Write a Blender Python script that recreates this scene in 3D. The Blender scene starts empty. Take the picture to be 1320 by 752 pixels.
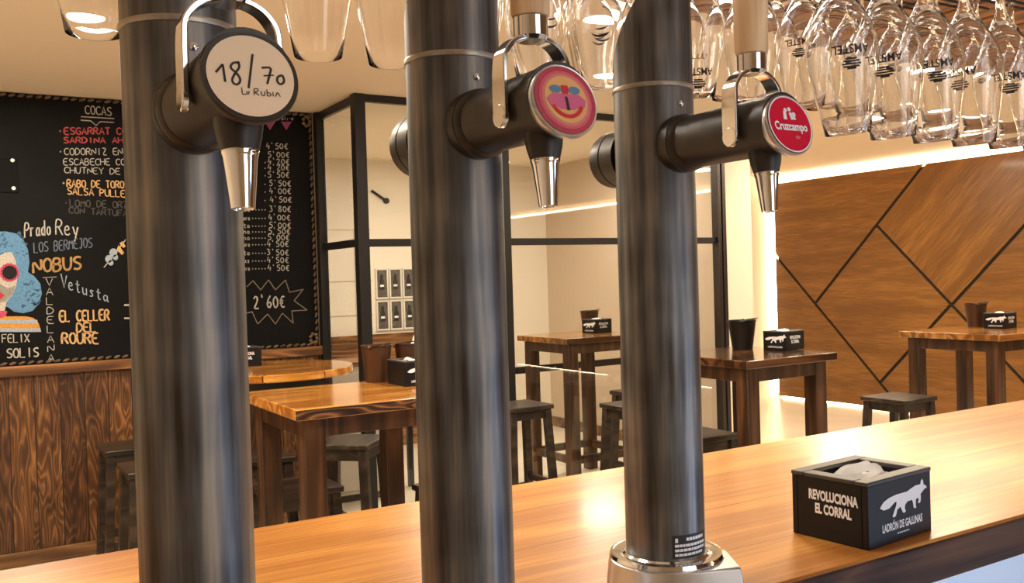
import bpy, bmesh, math, random
from mathutils import Vector, Matrix
random.seed(7)
SC = bpy.context.scene
COL = SC.collection
PI = math.pi

# ------------------------------------------------------------------ camera
F_PX, EYE = 1190.6, 1.55
YAW, PITCH, ROLL = (math.radians(a) for a in (31.2986, 0.87345, 1.7307))
FW = Vector((math.sin(YAW)*math.cos(PITCH), math.cos(YAW)*math.cos(PITCH), -math.sin(PITCH)))
_r = Vector((math.cos(YAW), -math.sin(YAW), 0)); _u = _r.cross(FW)
RT = _r*math.cos(ROLL) - _u*math.sin(ROLL)
UP = _r*math.sin(ROLL) + _u*math.cos(ROLL)
cam_data = bpy.data.cameras.new('camera'); cam = bpy.data.objects.new('camera', cam_data); COL.objects.link(cam)
cam_data.sensor_width = 36; cam_data.lens = F_PX/1320*36; cam_data.clip_start = 0.05
M = Matrix((RT, UP, -FW)).transposed().to_4x4(); M.translation = (0, 0, EYE); cam.matrix_world = M
SC.camera = cam

# ------------------------------------------------------------------ exposure, world, lights
SC.view_settings.view_transform = 'Standard'; SC.view_settings.look = 'None'
SC.view_settings.gamma = 1; SC.view_settings.use_curve_mapping = False
SC.view_settings.exposure = 0.45
w = bpy.data.worlds.new('world'); SC.world = w; w.use_nodes = True
w.node_tree.nodes['Background'].inputs[0].default_value = (1.0, .86, .70, 1)
w.node_tree.nodes['Background'].inputs[1].default_value = .30
try:
    SC.cycles.use_denoising = True; SC.cycles.max_bounces = 32; SC.cycles.transmission_bounces = 32; SC.cycles.diffuse_bounces = 5; SC.cycles.glossy_bounces = 8
    SC.cycles.transparent_max_bounces = 32; SC.cycles.sample_clamp_indirect = 8
except Exception: pass

def area(name, loc, size, power, color, aim=(0, 0, -1), size_y=None):
    l = bpy.data.lights.new(name, 'AREA'); l.energy = power; l.color = color; l.size = size
    if size_y: l.shape = 'RECTANGLE'; l.size_y = size_y
    else: l.shape = 'DISK'
    o = bpy.data.objects.new(name, l); COL.objects.link(o); o.location = loc
    o.rotation_euler = Vector(aim).to_track_quat('-Z', 'Y').to_euler()
    return o
WARM = (1.0, .84, .635); NEUT = (1.0, .90, .76); COOL = (.62, .80, 1.0)
for i, (x, y, p) in enumerate(((.3, 3.1, 34), (2.3, 2.9, 34), (4.4, 2.9, 34), (6.9, 3.0, 30), (7.0, 5.8, 30), (.2, 4.9, 26), (5.9, 4.6, 24))):
    area('ceiling_downlight', (x, y, 2.64), .35, p, WARM)
area('vestibule_downlight', (3.3, 6.5, 2.64), .4, 26, NEUT)
area('vestibule_downlight', (4.6, 6.2, 2.64), .4, 18, NEUT)
area('bar_downlight', (.4, 1.75, 2.47), .4, 10, NEUT)
area('bar_downlight', (1.7, 1.75, 2.47), .4, 10, NEUT)
area('back_bar_fill', (1.2, -1.4, 2.3), 1.2, 25, (1.0, .96, .92), (-.1, 1, -.45), 3.0)  # added unseen soft area lamp, brightens badges, handles and columns from behind the camera
area('low_blue_fill', (3.0, -.75, .55), .8, 18, (.34, .60, 1.0), (-.25, 1, .25), 1.8)  # blue area lamp added out of view, no fridge there, tints the steel front

# ------------------------------------------------------------------ node materials
def mat(name):
    m = bpy.data.materials.new(name); m.use_nodes = True
    nt = m.node_tree; return m, nt, nt.nodes['Principled BSDF']
def N(nt, t, **kw):
    n = nt.nodes.new(t)
    for k, v in kw.items(): setattr(n, k, v)
    return n
def simple(name, c, rough=.5, metal=0, bump=0, bscale=60, var=0, coat=0, spec=.5):
    m, nt, b = mat(name)
    b.inputs['Base Color'].default_value = (*c, 1); b.inputs['Roughness'].default_value = rough
    b.inputs['Metallic'].default_value = metal; b.inputs['Coat Weight'].default_value = coat
    b.inputs['Specular IOR Level'].default_value = spec
    if bump or var:
        tc = N(nt, 'ShaderNodeTexCoord'); no = N(nt, 'ShaderNodeTexNoise')
        no.inputs['Scale'].default_value = bscale; no.inputs['Detail'].default_value = 4
        nt.links.new(tc.outputs['Object'], no.inputs['Vector'])
        if bump:
            bp = N(nt, 'ShaderNodeBump'); bp.inputs['Strength'].default_value = bump; bp.inputs['Distance'].default_value = .01
            nt.links.new(no.outputs['Fac'], bp.inputs['Height']); nt.links.new(bp.outputs['Normal'], b.inputs['Normal'])
        if var:
            r = N(nt, 'ShaderNodeValToRGB')
            r.color_ramp.elements[0].position = .3; r.color_ramp.elements[1].position = .7
            r.color_ramp.elements[0].color = (*[v*(1-var) for v in c], 1); r.color_ramp.elements[1].color = (*[min(1, v*(1+var)) for v in c], 1)
            nt.links.new(no.outputs['Fac'], r.inputs['Fac']); nt.links.new(r.outputs['Color'], b.inputs['Base Color'])
    return m
def emit(name, c, s):
    m, nt, b = mat(name)
    b.inputs['Base Color'].default_value = (*c, 1)
    b.inputs['Emission Color'].default_value = (*c, 1); b.inputs['Emission Strength'].default_value = s
    return m
def math_n(nt, op, a, b=None):
    n = N(nt, 'ShaderNodeMath', operation=op)
    for i, v in enumerate((a, b)):
        if v is None: continue
        if isinstance(v, (int, float)): n.inputs[i].default_value = v
        else: nt.links.new(v, n.inputs[i])
    return n.outputs[0]
def wood(name, dark, mid, light, axis='X', plank=0, plank_axis='Y', figure=5, stretch=9, scale=1.6, rough=.4, coat=0, seam=.004,
         contrast=1.0, rot=None, fine=.35, bump=.15):
    """grain runs along `axis`; contour lines of a stretched noise give the cathedral figure; planks across plank_axis"""
    m, nt, b = mat(name); L = nt.links.new
    tc = N(nt, 'ShaderNodeTexCoord'); src = tc.outputs['Object']
    if rot:
        mp0 = N(nt, 'ShaderNodeMapping'); mp0.inputs['Rotation'].default_value = rot; L(src, mp0.inputs['Vector']); src = mp0.outputs['Vector']
    vec = src; pid = None
    if plank:
        sx = N(nt, 'ShaderNodeSeparateXYZ'); L(src, sx.inputs[0])
        d = math_n(nt, 'DIVIDE', sx.outputs[plank_axis], plank)
        fl = math_n(nt, 'FLOOR', d); fr = math_n(nt, 'FRACT', d)
        wn = N(nt, 'ShaderNodeTexWhiteNoise', noise_dimensions='1D'); L(fl, wn.inputs['W']); pid = wn.outputs['Value']
        off = N(nt, 'ShaderNodeVectorMath', operation='SCALE'); L(wn.outputs['Color'], off.inputs[0]); off.inputs['Scale'].default_value = 37
        ad = N(nt, 'ShaderNodeVectorMath', operation='ADD'); L(src, ad.inputs[0]); L(off.outputs[0], ad.inputs[1]); vec = ad.outputs[0]
        e = math_n(nt, 'MINIMUM', fr, math_n(nt, 'SUBTRACT', 1, fr))
        seam_f = math_n(nt, 'LESS_THAN', e, seam/plank)
    mp = N(nt, 'ShaderNodeMapping'); s = [scale]*3; s['XYZ'.index(axis)] = scale/stretch; s = [v*4 for v in s]
    mp.inputs['Scale'].default_value = s; L(vec, mp.inputs['Vector'])
    n1 = N(nt, 'ShaderNodeTexNoise'); n1.inputs['Scale'].default_value = 1; n1.inputs['Detail'].default_value = 1.2; n1.inputs['Distortion'].default_value = .3
    L(mp.outputs[0], n1.inputs['Vector'])
    c = math_n(nt, 'PINGPONG', math_n(nt, 'MULTIPLY', n1.outputs['Fac'], figure*4), 1.0)
    mp2 = N(nt, 'ShaderNodeMapping'); s2 = [120.0]*3; s2['XYZ'.index(axis)] = 4; mp2.inputs['Scale'].default_value = s2; L(vec, mp2.inputs['Vector'])
    n2 = N(nt, 'ShaderNodeTexNoise'); n2.inputs['Scale'].default_value = 1; n2.inputs['Detail'].default_value = 3; L(mp2.outputs[0], n2.inputs['Vector'])
    n3 = N(nt, 'ShaderNodeTexNoise'); n3.inputs['Scale'].default_value = 1.3; n3.inputs['Detail'].default_value = 2; L(mp.outputs[0], n3.inputs['Vector'])
    f = math_n(nt, 'MULTIPLY', math_n(nt, 'POWER', c, 1.6), .5*contrast)
    f = math_n(nt, 'ADD', f, math_n(nt, 'MULTIPLY', math_n(nt, 'SUBTRACT', n2.outputs['Fac'], .5), fine*1.6))
    f = math_n(nt, 'ADD', f, math_n(nt, 'MULTIPLY', math_n(nt, 'SUBTRACT', n3.outputs['Fac'], .42), .9))
    if pid is not None: f = math_n(nt, 'ADD', f, math_n(nt, 'MULTIPLY', math_n(nt, 'SUBTRACT', pid, .5), .28))
    rp = N(nt, 'ShaderNodeValToRGB'); L(f, rp.inputs['Fac'])
    el = rp.color_ramp.elements; el[0].position = 0; el[0].color = (*dark, 1); el[1].position = .8; el[1].color = (*light, 1)
    k = el.new(.36); k.color = (*mid, 1)
    colr = rp.outputs['Color']
    if plank:
        mx = N(nt, 'ShaderNodeMix', data_type='RGBA'); L(seam_f, mx.inputs['Factor']); L(colr, mx.inputs['A']); mx.inputs['B'].default_value = (*[v*.35 for v in dark], 1)
        colr = mx.outputs['Result']
    L(colr, b.inputs['Base Color']); b.inputs['Roughness'].default_value = rough
    b.inputs['Coat Weight'].default_value = coat; b.inputs['Coat Roughness'].default_value = .12
    bp = N(nt, 'ShaderNodeBump'); bp.inputs['Strength'].default_value = bump; bp.inputs['Distance'].default_value = .004
    L(f, bp.inputs['Height']); L(bp.outputs['Normal'], b.inputs['Normal'])
    return m

M_plaster = simple('cream_plaster', (.80, .68, .52), .8, bump=.03, bscale=25)
M_ceiling = simple('ceiling_paint', (.84, .73, .58), .85)
M_white_wall = simple('white_paint', (.84, .76, .63), .75, bump=.02)
M_beige_wall = simple('beige_paint', (.58, .46, .34), .75, bump=.02)
M_floor = simple('cream_cement_floor', (.76, .68, .55), .28, var=.06, bscale=2.5)
M_black_metal = simple('black_metal', (.018, .017, .017), .4, .3)
M_brown_metal = simple('dark_bronze_metal', (.05, .04, .034), .35, .6)
M_black = simple('matt_black', (.012, .011, .011), .55)
M_box = simple('black_lacquered_board', (.0045, .0047, .006), .42, spec=.3)
M_board = simple('chalkboard_slate', (.0055, .0055, .006), .65, var=.25, bscale=3, spec=.12)
M_backing = simple('groove_black', (.008, .007, .006), .7)
M_counter = wood('honey_counter_wood', (.36, .13, .02), (.57, .25, .048), (.72, .37, .10), 'X', .21, 'Y', 2.6, 7, .9, .30, .2, .0012, .6, fine=.55, bump=.05)
M_counter_edge = wood('dark_counter_edge', (.028, .012, .006), (.075, .034, .016), (.14, .065, .030), 'X', rough=.55); M_counter_edge.node_tree.nodes['Principled BSDF'].inputs['Specular IOR Level'].default_value = .2
M_wains = wood('wainscot_pine', (.04, .014, .004), (.12, .046, .013), (.33, .15, .045), 'Z', .13, 'X', 6, 6, 3.4, .5, .05, .003, .95)
M_ledge = wood('ledge_pine', (.08, .03, .01), (.26, .11, .03), (.50, .25, .08), 'X', figure=4, rough=.45)
M_skirt = wood('skirting_pine', (.07, .03, .012), (.20, .095, .035), (.36, .19, .08), 'X', figure=3, rough=.45)
M_top_orange = wood('orange_table_pine', (.34, .12, .02), (.62, .27, .05), (.82, .45, .12), 'X', .14, 'Y', 4.2, 8, 1.1, .18, .6, .0015)
M_top_dark = wood('walnut_table_top', (.035, .014, .006), (.11, .045, .016), (.22, .10, .036), 'X', .17, 'Y', 4, 8, 1.1, .16, .6, .0015)
M_top_mid = wood('amber_table_top', (.16, .06, .014), (.36, .15, .035), (.55, .27, .07), 'X', .17, 'Y', 4, 8, 1.1, .2, .5, .0015)
M_edge_fig = wood('figured_table_edge', (.02, .009, .004), (.085, .034, .012), (.34, .15, .045), 'X', figure=7, stretch=4, scale=2.6, rough=.35, contrast=1.4)
M_leg = wood('dark_stained_leg', (.025, .010, .004), (.075, .030, .011), (.15, .065, .025), 'Z', figure=3, rough=.4)
M_stool = wood('espresso_stool_wood', (.014, .009, .006), (.034, .022, .014), (.075, .050, .032), 'X', figure=3, rough=.38)
M_slat = wood('canopy_slat_wood', (.14, .055, .018), (.32, .145, .055), (.46, .22, .09), 'Y', figure=3, rough=.5)
def panel_wood(k, ang):
    return wood('oak_panel_%d' % k, (.155, .064, .013), (.25, .112, .025), (.345, .165, .043), 'Y', figure=1.6, stretch=12, scale=1.5,
                rough=.4, coat=.1, rot=(ang, 0, 0), fine=.8, contrast=.35)
M_panel = {a: panel_wood(i, math.radians(a)) for i, a in enumerate((0, 45, -45))}
M_chrome = simple('chrome', (.80, .81, .82), .09, 1)
M_steel = simple('brushed_steel', (.60, .62, .65), .30, 1, bump=.02, bscale=80)
M_tap = simple('black_tap_plastic', (.020, .015, .012), .42, var=.2, bscale=30)
M_handle = wood('pale_beech_handle', (.52, .33, .17), (.74, .53, .32), (.84, .64, .42), 'Z', figure=2.5, scale=3, rough=.5)
M_led = emit('warm_led_strip', (1.0, .82, .55), 22)
M_print_black = simple('black_print', (.01, .01, .012), .5)
M_print_blue = simple('navy_print', (.012, .02, .06), .5)
M_print_white = simple('white_print', (.82, .84, .88), .5)
M_print_gold = simple('gold_print', (.42, .20, .05), .4)
M_bucket_brown = simple('copper_brown_tin', (.085, .042, .022), .38, .55)
M_bucket_dark = simple('dark_tin', (.022, .016, .013), .35, .6)
M_paper = simple('white_paper', (.90, .89, .87), .8)
M_cutlery = simple('grey_cutlery', (.35, .33, .30), .35, .8)

def steel_tube():
    m, nt, b = mat('oiled_raw_steel'); L = nt.links.new
    tc = N(nt, 'ShaderNodeTexCoord')
    mp = N(nt, 'ShaderNodeMapping'); mp.inputs['Scale'].default_value = (60, 60, 2.6); L(tc.outputs['Object'], mp.inputs['Vector'])
    a = N(nt, 'ShaderNodeTexNoise'); a.inputs['Scale'].default_value = 1; a.inputs['Detail'].default_value = 4; L(mp.outputs[0], a.inputs['Vector'])
    c = N(nt, 'ShaderNodeTexNoise'); c.inputs['Scale'].default_value = 9; c.inputs['Detail'].default_value = 2; L(tc.outputs['Object'], c.inputs['Vector'])
    f = math_n(nt, 'ADD', math_n(nt, 'MULTIPLY', a.outputs['Fac'], .7), math_n(nt, 'MULTIPLY', c.outputs['Fac'], .35))
    r = N(nt, 'ShaderNodeValToRGB'); L(f, r.inputs['Fac']); e = r.color_ramp.elements
    e[0].position = .36; e[0].color = (.055, .045, .038, 1); e[1].position = .66; e[1].color = (.30, .27, .235, 1)
    k = e.new(.5); k.color = (.125, .13, .14, 1)
    L(r.outputs['Color'], b.inputs['Base Color']); b.inputs['Metallic'].default_value = .85
    rr = math_n(nt, 'ADD', math_n(nt, 'MULTIPLY', c.outputs['Fac'], .16), .40); L(rr, b.inputs['Roughness'])
    return m
M_tube = steel_tube()
M_seam = simple('ground_weld_steel', (.36, .33, .29), .42, .85, var=.3, bscale=40)
def glass(name, ior=1.48):
    m, nt, b = mat(name)
    b.inputs['Base Color'].default_value = (1, 1, 1, 1); b.inputs['Roughness'].default_value = 0
    b.inputs['IOR'].default_value = ior; b.inputs['Transmission Weight'].default_value = 1
    return m
M_glass = glass('clear_glass', 1.42)
def pane():
    m, nt, b = mat('window_pane_glass'); L = nt.links.new
    nt.nodes.remove(b); out = nt.nodes['Material Output']
    t = N(nt, 'ShaderNodeBsdfTransparent'); t.inputs[0].default_value = (.97, .98, .97, 1)
    g = N(nt, 'ShaderNodeBsdfGlossy'); g.inputs['Roughness'].default_value = .0
    lw = N(nt, 'ShaderNodeLayerWeight'); lw.inputs['Blend'].default_value = .5
    fr = math_n(nt, 'ADD', math_n(nt, 'MULTIPLY', math_n(nt, 'POWER', lw.outputs['Facing'], 5.0), .9), .035)
    mx = N(nt, 'ShaderNodeMixShader'); L(fr, mx.inputs[0]); L(t.outputs[0], mx.inputs[1]); L(g.outputs[0], mx.inputs[2]); L(mx.outputs[0], out.inputs[0])
    return m
M_pane = pane()
def chalk(name, c): return simple('chalk_'+name, c, .9, var=.3, bscale=120)
CH = {k: chalk(k, c) for k, c in dict(white=(.44, .42, .38), pink=(.42, .075, .08), orange=(.58, .36, .16), grey=(.065, .062, .06), blue=(.12, .15, .22),
      tan=(.36, .21, .08), hair=(.10, .24, .42), hairdark=(.05, .12, .22), skin=(.46, .43, .38), shade=(.25, .24, .22), eye=(.006, .006, .006), petal=(.50, .06, .14), lips=(.42, .03, .05),
      stripe=(.55, .27, .05), steel=(.32, .38, .46), violet=(.28, .06, .16)).items()}

# ------------------------------------------------------------------ mesh helpers
class MB:
    def __init__(s): s.bm = bmesh.new()
    def box(s, x0, x1, y0, y1, z0, z1):
        v = [s.bm.verts.new(p) for p in ((x0,y0,z0),(x1,y0,z0),(x1,y1,z0),(x0,y1,z0),(x0,y0,z1),(x1,y0,z1),(x1,y1,z1),(x0,y1,z1))]
        for f in ((3,2,1,0),(4,5,6,7),(0,1,5,4),(1,2,6,5),(2,3,7,6),(3,0,4,7)): s.bm.faces.new([v[i] for i in f])
        return s
    def bar(s, a, b, w, d):
        """square section bar between points a and b (w along x, d along y)"""
        v = []
        for p in (a, b):
            for dx, dy in ((-w/2,-d/2),(w/2,-d/2),(w/2,d/2),(-w/2,d/2)): v.append(s.bm.verts.new((p[0]+dx, p[1]+dy, p[2])))
        for f in ((3,2,1,0),(4,5,6,7),(0,1,5,4),(1,2,6,5),(2,3,7,6),(3,0,4,7)): s.bm.faces.new([v[i] for i in f])
        return s
    def lathe(s, prof, c=(0,0,0), n=40, M=None, close=False):
        """profile of (r, z) revolved about z; ends with r=0 become poles"""
        M = M or Matrix.Identity(4); c = Vector(c); rings = []
        for r, z in prof:
            if r < 1e-7: rings.append([s.bm.verts.new(c + M @ Vector((0,0,z)))])
            else: rings.append([s.bm.verts.new(c + M @ Vector((r*math.cos(2*PI*k/n), r*math.sin(2*PI*k/n), z))) for k in range(n)])
        pairs = list(zip(rings, rings[1:])) + ([(rings[-1], rings[0])] if close else [])
        for a, b in pairs:
            for k in range(n):
                j = (k+1) % n
                if len(a) == 1 and len(b) == 1: continue
                if len(a) == 1: s.bm.faces.new((a[0], b[j], b[k]))
                elif len(b) == 1: s.bm.faces.new((a[k], a[j], b[0]))
                else: s.bm.faces.new((a[k], a[j], b[j], b[k]))
        return s
    def cyl(s, a, b, r, r2=None, n=24):
        a = Vector(a); b = Vector(b); d = b-a; h = d.length
        q = d.to_track_quat('Z', 'Y').to_matrix().to_4x4(); r2 = r if r2 is None else r2
        return s.lathe([(0,0),(r,0),(r2,h),(0,h)], a, n, q)
    def prism(s, pts, M, z0, z1):
        """2-D outline (counter-clockwise) extruded from z0 to z1, placed with matrix M"""
        a = [s.bm.verts.new(M @ Vector((x, y, z0))) for x, y in pts]; b = [s.bm.verts.new(M @ Vector((x, y, z1))) for x, y in pts]
        n = len(pts); s.bm.faces.new(a[::-1]); s.bm.faces.new(b)
        for i in range(n): j = (i+1) % n; s.bm.faces.new((a[i], a[j], b[j], b[i]))
        return s
    def tube(s, pts, r, n=8):
        pts = [Vector(p) for p in pts]; prev = None
        for i, p in enumerate(pts):
            d = (pts[min(i+1, len(pts)-1)] - pts[max(i-1, 0)]).normalized(); q = d.to_track_quat('Z', 'Y')
            ring = [s.bm.verts.new(p + q @ Vector((r*math.cos(2*PI*k/n), r*math.sin(2*PI*k/n), 0))) for k in range(n)]
            if prev:
                for k in range(n): j = (k+1) % n; s.bm.faces.new((prev[k], prev[j], ring[j], ring[k]))
            else: s.bm.faces.new(ring[::-1])
            prev = ring
        s.bm.faces.new(prev); return s
    def ribbon(s, pts, w, M, z=0, h=.0012):
        """flat chalk stroke of width w through 2-D points, lying on the plane of M"""
        P = [Vector((p[0], p[1])) for p in pts]
        if len(P) < 2: return s
        L_, R_ = [], []
        for i, p in enumerate(P):
            d = (P[min(i+1, len(P)-1)] - P[max(i-1, 0)])
            if d.length < 1e-9: d = Vector((1, 0))
            d.normalize(); n = Vector((-d.y, d.x))*w/2*random.uniform(.8, 1.1)
            L_.append(s.bm.verts.new(M @ Vector((p.x+n.x, p.y+n.y, z+h)))); R_.append(s.bm.verts.new(M @ Vector((p.x-n.x, p.y-n.y, z+h))))
        for i in range(len(P)-1): s.bm.faces.new((R_[i], R_[i+1], L_[i+1], L_[i]))
        return s
    def build(s, name, m, parent=None, bevel=0, smooth=True, angle=35, normals=True, seg=2):
        if normals: bmesh.ops.recalc_face_normals(s.bm, faces=s.bm.faces)
        me = bpy.data.meshes.new(name); s.bm.to_mesh(me); s.bm.free()
        for mm in (m if isinstance(m, (list, tuple)) else (m,)): me.materials.append(mm)
        if smooth and len(me.polygons):
            me.polygons.foreach_set('use_smooth', [True]*len(me.polygons)); me.set_sharp_from_angle(angle=math.radians(angle))
        o = bpy.data.objects.new(name, me); COL.objects.link(o)
        if parent: o.parent = parent
        if bevel:
            b = o.modifiers.new('bevel', 'BEVEL'); b.width = bevel; b.segments = seg; b.limit_method = 'ANGLE'; b.angle_limit = math.radians(40)
        return o
def tag(o, label=None, cat=None, group=None, kind=None):
    for k, v in (('label', label), ('category', cat), ('group', group), ('kind', kind)):
        if v: o[k] = v
    return o
def thing(name, loc, label, cat, group=None, rz=0):
    o = bpy.data.objects.new(name, None); o.empty_display_size = .1; COL.objects.link(o); o.location = loc; o.rotation_euler.z = rz
    return tag(o, label, cat, group)
def struct(o): o['kind'] = 'structure'; return o
def copy_tree(o, parent=None):
    c = o.copy(); COL.objects.link(c)
    if parent: c.parent = parent
    for ch in list(o.children): copy_tree(ch, c)
    return c
def ray(x, y): return (x-660)/F_PX*RT - (y-376)/F_PX*UP + FW
def at_y(x, y, Y):
    d = ray(x, y); d = d*(Y/d.y); return Vector((d.x, d.y, d.z+EYE))
_cache = {}
def text_mesh(s, bold=0.0, squeeze=1.0):
    """outline lettering as a flat mesh of cap height 1, centred on x"""
    k = (s, bold, squeeze)
    if k not in _cache:
        c = bpy.data.curves.new('lettering', 'FONT'); c.body = s; c.align_x = 'CENTER'; c.offset = bold; c.resolution_u = 3
        o = bpy.data.objects.new('lettering', c); COL.objects.link(o)
        me = bpy.data.meshes.new_from_object(o.evaluated_get(bpy.context.evaluated_depsgraph_get()))
        bpy.data.objects.remove(o); bpy.data.curves.remove(c)
        vs = [(v.co.x*squeeze/.7, v.co.y/.7) for v in me.vertices]; fs = [tuple(p.vertices) for p in me.polygons]
        bpy.data.meshes.remove(me); _cache[k] = (vs, fs)
    return _cache[k]
def add_text(mb, s, size, fn, bold=0.0, squeeze=1.0, ox=0, oy=0):
    vs, fs = text_mesh(s, bold, squeeze)
    V = [mb.bm.verts.new(fn(x*size+ox, y*size+oy)) for x, y in vs]
    for f in fs:
        try: mb.bm.faces.new([V[i] for i in f])
        except ValueError: pass

# ------------------------------------------------------------------ room shell
CEIL = 2.68; YB = 5.926; X0 = -1.6; XW = 8.62; YBK = -4.4
struct(MB().box(X0-.1, XW+.1, YBK-.1, 8.1, -.1, 0).build('floor', M_floor, smooth=False))
struct(MB().box(X0-.1, XW+.1, YBK-.1, 8.1, CEIL, CEIL+.1).build('ceiling', M_ceiling, smooth=False))
struct(MB().box(X0, 2.13, YB+.02, YB+.12, 0, CEIL).build('wall_board', M_plaster, smooth=False))
struct(MB().box(X0-.1, X0, YBK, YB+.12, 0, CEIL).build('wall_left', M_plaster, smooth=False))
struct(MB().box(X0-.1, XW+.1, YBK-.1, YBK, 0, CEIL).build('wall_bar', M_plaster, smooth=False))
struct(MB().box(5.36, XW, 8.0, 8.1, 0, CEIL).build('wall_alcove', M_white_wall, smooth=False))
struct(MB().box(XW, XW+.1, YBK, 8.1, 0, CEIL).build('wall_right', M_white_wall, smooth=False))
struct(MB().box(5.3, 5.36, 5.26, 8.1, 0, CEIL).build('wall_vestibule', [M_beige_wall], smooth=False))
struct(MB().box(5.08, 5.36, 5.19, 5.262, 0, CEIL).build('wall_return', M_white_wall, smooth=False))
struct(MB().box(2.13, 5.3, 8.0, 8.1, 0, CEIL).build('wall_vestibule_back', M_white_wall, smooth=False))
struct(MB().box(2.03, 2.13, YB+.12, 8.1, 0, CEIL).build('wall_vestibule_side', M_white_wall, smooth=False))
struct(MB().box(5.285, 5.3, 5.27, 7.98, 0, .10).build('baseboard_vestibule', M_skirt, bevel=.002))
# tile joints on the pale back wall of the vestibule
tr = MB()
for z in (1.245, 1.56, 2.03): tr.box(2.2, 3.35, 7.994, 8.0, z-.003, z+.003)
for x in (2.75, 3.18): tr.box(x-.002, x+.002, 7.994, 8.0, 1.05, 2.03)
struct(tr.build('trim_1', M_beige_wall, smooth=False))

# wooden wainscot, skirting and ledge under the chalkboard
struct(MB().box(X0, 2.09, YB-.012, YB+.02, .06, 1.075).build('wall_wainscot', M_wains, smooth=False))
struct(MB().box(X0, 2.10, YB-.03, YB+.01, 0, .08).build('baseboard_left', M_skirt, bevel=.004))
struct(MB().box(X0, 2.10, YB-.045, YB+.02, 1.075, 1.135).build('trim_2', M_ledge, bevel=.004))
struct(MB().box(2.14, 3.9, 7.97, 8.0, 0, 1.06).build('wall_vestibule_wainscot', M_ledge, smooth=False))

# ------------------------------------------------------------------ oak panelling with 45 degree joints, LED lit edges
XP = 8.55
def clip(poly, a, b, c):            # keep a*y+b*z <= c
    out = []
    for i in range(len(poly)):
        p, q = poly[i], poly[(i+1) % len(poly)]
        dp, dq = a*p[0]+b*p[1]-c, a*q[0]+b*q[1]-c
        if dp <= 0: out.append(p)
        if dp*dq < 0:
            t = dp/(dp-dq); out.append((p[0]+(q[0]-p[0])*t, p[1]+(q[1]-p[1])*t))
    return out
g = .0165*math.sqrt(2)
pan = struct(MB().box(XP+.02, XP+.035, YBK+.05, 7.87, .05, 2.56).build('trim_3', M_backing, smooth=False))
full = [(7.9, .02), (7.9, 2.585), (YBK+.02, 2.585), (YBK+.02, .02)]
def panel(conds, ang):
    p = full
    for a, b, c in conds: p = clip(p, a, b, c)
    if len(p) < 3: return
    Mx = Matrix(((0, 0, 1, XP), (1, 0, 0, 0), (0, 1, 0, 0), (0, 0, 0, 1)))
    MB().prism(p, Mx, 0, .025).build('panel', M_panel[ang], pan, bevel=.002, seg=1)
S1, S2, D1, D2 = 8.46, 6.76, -6.18, -4.47      # y+z = S, z-y = D
panel([(1, 1, 50), (-1, -1, -S1-g), (1, -1, -D1-g)], 0)                      # top left field
panel([(1, -1, 50), (-1, 1, D1-g)], 0)                                      # small lower left field
panel([(1, 1, S1-g), (-1, -1, -S2-g), (1, -1, -D1-g), (-1, 1, D2-g)], 0)    # middle diamond
panel([(1, 1, S2-g), (1, -1, -D1-g), (-1, 1, D2-g)], 0)                     # bottom triangle
for k in range(7):                                                          # fields towards the bar
    for j in range(4):
        panel([(1, 1, S1-1.71*k-g), (-1, -1, -(S1-1.71*(k+1))-g), (1, -1, -(D2+3.42*j)-g), (-1, 1, D2+3.42*(j+1)-g)], (45, 0, -45)[k % 3])
led = MB().box(XP+.04, XP+.06, YBK+.1, 7.88, 2.60, 2.635); led.box(XP+.04, XP+.06, YBK+.1, 7.88, .002, .016); led.box(XP+.04, XP+.06, 7.925, 7.94, .05, 2.6)
tag(led.build('led_strip', M_led, smooth=False), 'warm glowing LED strip behind the edges of the oak wall panelling', 'light strip')

# ------------------------------------------------------------------ wooden slat canopy over the bar
sl = struct(MB().box(1.9, 5.45, -3.9, 2.40, 2.60, 2.63).build('trim_4', M_backing, smooth=False))
for k in range(16):
    x = 1.95 + .22*k
    MB().box(x, x+.18, -3.9, 2.38, 2.50, 2.525).build('slat', M_slat, sl, bevel=.003, seg=1)

# ------------------------------------------------------------------ glazed vestibule screen
def window(name, M_, bars, panes):
    b = MB()
    for q in bars: b.box(*q)
    f = struct(b.build(name, M_, bevel=.002, seg=1))
    for q in panes: MB().box(*q).build('pane', M_pane, f, smooth=False)
    return f
YG = 5.22
window('window_1', M_black_metal, [
    (2.115, 2.145, YG, YB, 2.63, CEIL), (2.115, 2.145, YG, YB, 1.765, 1.812), (2.115, 2.145, YG, YB, .0, .06), (2.095, 2.15, YB-.06, YB+.0, 0, CEIL),
    (2.095, 2.165, YG-.03, YG+.04, 0, CEIL)],
    [(2.128, 2.132, YG+.04, YB-.06, .06, 1.765), (2.128, 2.132, YG+.04, YB-.06, 1.812, 2.63)])
window('window_2', M_black_metal, [
    (2.165, 5.0, YG-.02, YG+.02, 2.635, CEIL), (2.165, 5.0, YG-.02, YG+.02, 1.762, 1.808), (2.165, 5.0, YG-.02, YG+.02, 0, .05),
    (3.10, 3.165, YG-.028, YG+.028, 0, CEIL)],
    [(2.165, 3.10, YG-.003, YG+.003, .05, 1.762), (2.165, 3.10, YG-.003, YG+.003, 1.808, 2.635),
     (3.165, 5.0, YG-.003, YG+.003, .05, 1.762), (3.165, 5.0, YG-.003, YG+.003, 1.808, 2.635)])
po = MB().box(5.0, 5.035, YG-.04, YG+.03, 0, CEIL); po.box(5.045, 5.08, YG-.045, YG+.03, 0, CEIL)
struct(po.build('window_3', M_brown_metal, bevel=.002, seg=1))

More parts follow.
